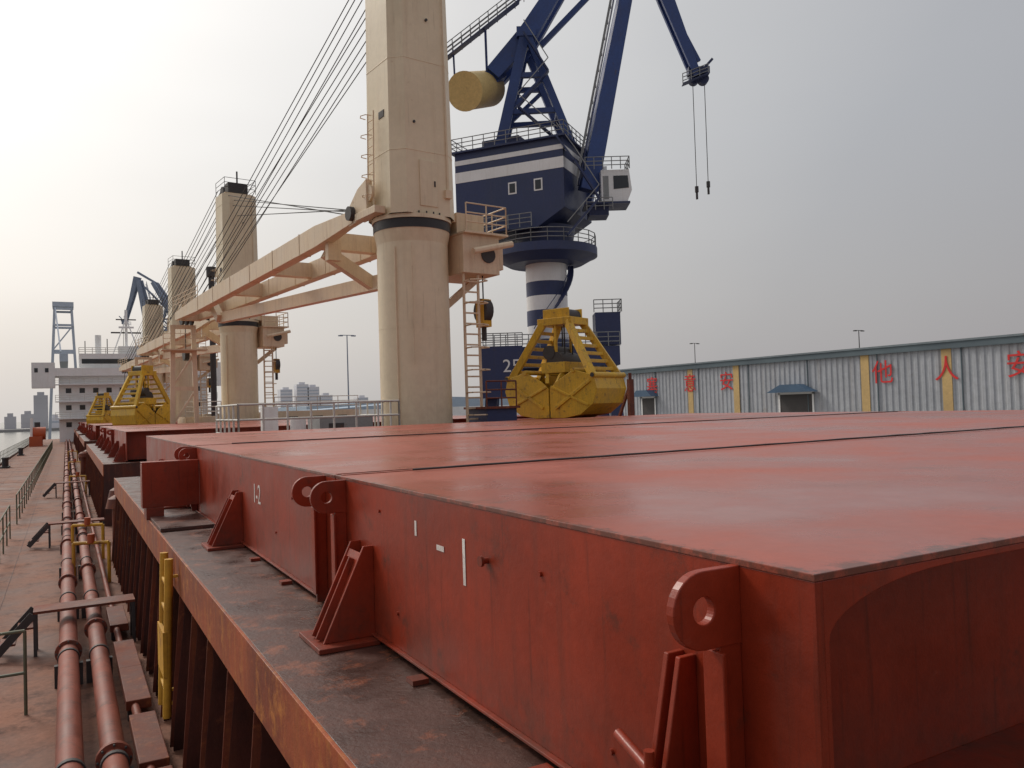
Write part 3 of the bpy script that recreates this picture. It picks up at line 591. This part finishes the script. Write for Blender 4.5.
for ch,yy in(('塞',111.8),('意',102),('安',93.6),('他',66.2),('人',57.8),('安',49.5),('全',41),('生',31)):
    text(ch,(WX-.26,yy,6.2),(rad(90),0,rad(-90)),3.1,'redtx','wall_lettering',wh,.02)
def lamp(x,y,h,name='street_lamp',k='dark'):
    mb=MB(); mb.tube((x,y,-1.6),(x,y,h),.16,k,r1=.09,n=8); mb.beam((x-1.3,y,h),(x+1.3,y,h),.12,.12,k)
    for s in(-1,1): mb.box((x+s*1.2,y,h-.1),(.8,.4,.2),k)
    mb.build(name)
lamp(45,143,17.4,k='haze3'); lamp(150,168,19); lamp(150,116,17.5); 
mb=MB(); mb.bx(60,150,230,270,-1.6,5.2,'bshed'); mb.poly([(60,230,5.2),(150,230,5.2),(105,230,7.0)],(0,40,0),'bshed')
for x in range(64,150,8): mb.bx(x,x+3,229.95,229.98,-1,3,'haze1')
mb.build('distant_shed')
mb=MB(); mb.bx(45,100,175,200,-1.6,3.8,'white'); mb.poly([(45,175,3.8),(100,175,3.8),(72,175,5.2)],(0,25,0),'bshed'); mb.build('quay_shed')
random.seed(11)
def tower(x,y,w_,h,k):
    mb=MB(); mb.bx(x-w_/2,x+w_/2,y,y+w_,-8.9,h,k); mb.bx(x-w_/4,x+w_/4,y+w_*.2,y+w_*.7,h,h+4,k)
    for z in range(0,int(h)-3,6): mb.bx(x-w_/2+1,x+w_/2-1,y-.3,y-.1,z,z+2.2,'haze1' if k=='haze1' else 'hazew')
    mb.build('distant_building')
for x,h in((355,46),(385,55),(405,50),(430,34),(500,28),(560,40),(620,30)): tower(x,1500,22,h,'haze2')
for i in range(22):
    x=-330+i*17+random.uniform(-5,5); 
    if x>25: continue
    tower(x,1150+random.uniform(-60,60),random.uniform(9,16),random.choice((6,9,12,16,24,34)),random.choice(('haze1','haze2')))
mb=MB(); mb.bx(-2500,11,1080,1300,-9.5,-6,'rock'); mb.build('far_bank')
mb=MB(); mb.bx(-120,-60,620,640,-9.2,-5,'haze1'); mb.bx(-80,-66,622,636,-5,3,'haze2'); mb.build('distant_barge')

# ---------------------------------------------------------------- world & light
az=rad(-22); el=rad(40)
sd=Vector((math.sin(az)*math.cos(el),math.cos(az)*math.cos(el),math.sin(el)))
W=bpy.data.worlds.new('World'); S.world=W; W.use_nodes=True; nt=W.node_tree; N=nt.nodes; L=nt.links; N.clear()
out=N.new('ShaderNodeOutputWorld'); bg=N.new('ShaderNodeBackground'); bg2=N.new('ShaderNodeBackground'); ad=N.new('ShaderNodeAddShader')
sky=N.new('ShaderNodeTexSky'); sky.sky_type='NISHITA'; sky.sun_disc=False; sky.sun_elevation=el; sky.sun_rotation=az; sky.dust_density=6; sky.air_density=1.5
L.new(sky.outputs[0],bg.inputs['Color']); bg.inputs['Strength'].default_value=.012
tc=N.new('ShaderNodeTexCoord')
vm=N.new('ShaderNodeVectorMath'); vm.operation='DOT_PRODUCT'; vm.inputs[1].default_value=sd
L.new(tc.outputs['Generated'],vm.inputs[0])
cr=N.new('ShaderNodeValToRGB'); E=cr.color_ramp.elements
E[0].position=0.0; E[0].color=(.38,.37,.395,1); E[1].position=1; E[1].color=(1.15,1.13,1.1,1)
for p,c in((.12,(.37,.372,.395)),(.35,(.425,.43,.45)),(.58,(.55,.55,.555)),(.74,(.70,.69,.68)),(.86,(.90,.885,.865))):
    e=E.new(p); e.color=(*c,1)
ns=N.new('ShaderNodeTexNoise'); ns.inputs['Scale'].default_value=1.6; ns.inputs['Detail'].default_value=3
mp=N.new('ShaderNodeMapping'); mp.inputs['Scale'].default_value=(1,1,3); L.new(tc.outputs['Generated'],mp.inputs['Vector']); L.new(mp.outputs[0],ns.inputs['Vector'])
ma=N.new('ShaderNodeMath'); ma.operation='MULTIPLY_ADD'; ma.inputs[1].default_value=.14; ma.inputs[2].default_value=-.07; L.new(ns.outputs['Fac'],ma.inputs[0])
m2=N.new('ShaderNodeMath'); m2.operation='ADD'; L.new(vm.outputs['Value'],m2.inputs[0]); L.new(ma.outputs[0],m2.inputs[1])
L.new(m2.outputs[0],cr.inputs['Fac'])
sx=N.new('ShaderNodeSeparateXYZ'); L.new(tc.outputs['Generated'],sx.inputs[0])
mr=N.new('ShaderNodeMapRange'); mr.inputs['From Min'].default_value=0; mr.inputs['From Max'].default_value=.3; mr.inputs['To Min'].default_value=1; mr.inputs['To Max'].default_value=0
L.new(sx.outputs['Z'],mr.inputs['Value'])
mx=N.new('ShaderNodeMixRGB'); mx.blend_type='MULTIPLY'; mx.inputs['Color2'].default_value=(1.0,.955,.92,1); L.new(mr.outputs[0],mx.inputs['Fac']); L.new(cr.outputs['Color'],mx.inputs['Color1'])
L.new(mx.outputs[0],bg2.inputs['Color']); bg2.inputs['Strength'].default_value=.95
L.new(bg.outputs[0],ad.inputs[0]); L.new(bg2.outputs[0],ad.inputs[1]); L.new(ad.outputs[0],out.inputs['Surface'])
sun=bpy.data.lights.new('sun','SUN'); sun.energy=1.4; sun.angle=rad(14); sun.color=(1,.93,.84)
so=bpy.data.objects.new('sun',sun); COL.objects.link(so); so.rotation_euler=sd.to_track_quat('Z','Y').to_euler()

# ---------------------------------------------------------------- camera
cam=bpy.data.cameras.new('camera'); cam.lens=28.4; cam.sensor_width=36; cam.clip_start=.05; cam.clip_end=12000
co=bpy.data.objects.new('camera',cam); COL.objects.link(co); S.camera=co
co.matrix_world=Matrix.Translation((0,0,CZ))@Matrix.Rotation(-TH,4,'Z')@Matrix.Rotation(rad(90+1.51),4,'X')@Matrix.Rotation(rad(-1.8),4,'Z')
S.view_settings.view_transform='Standard'; S.view_settings.look='None'; S.view_settings.exposure=0
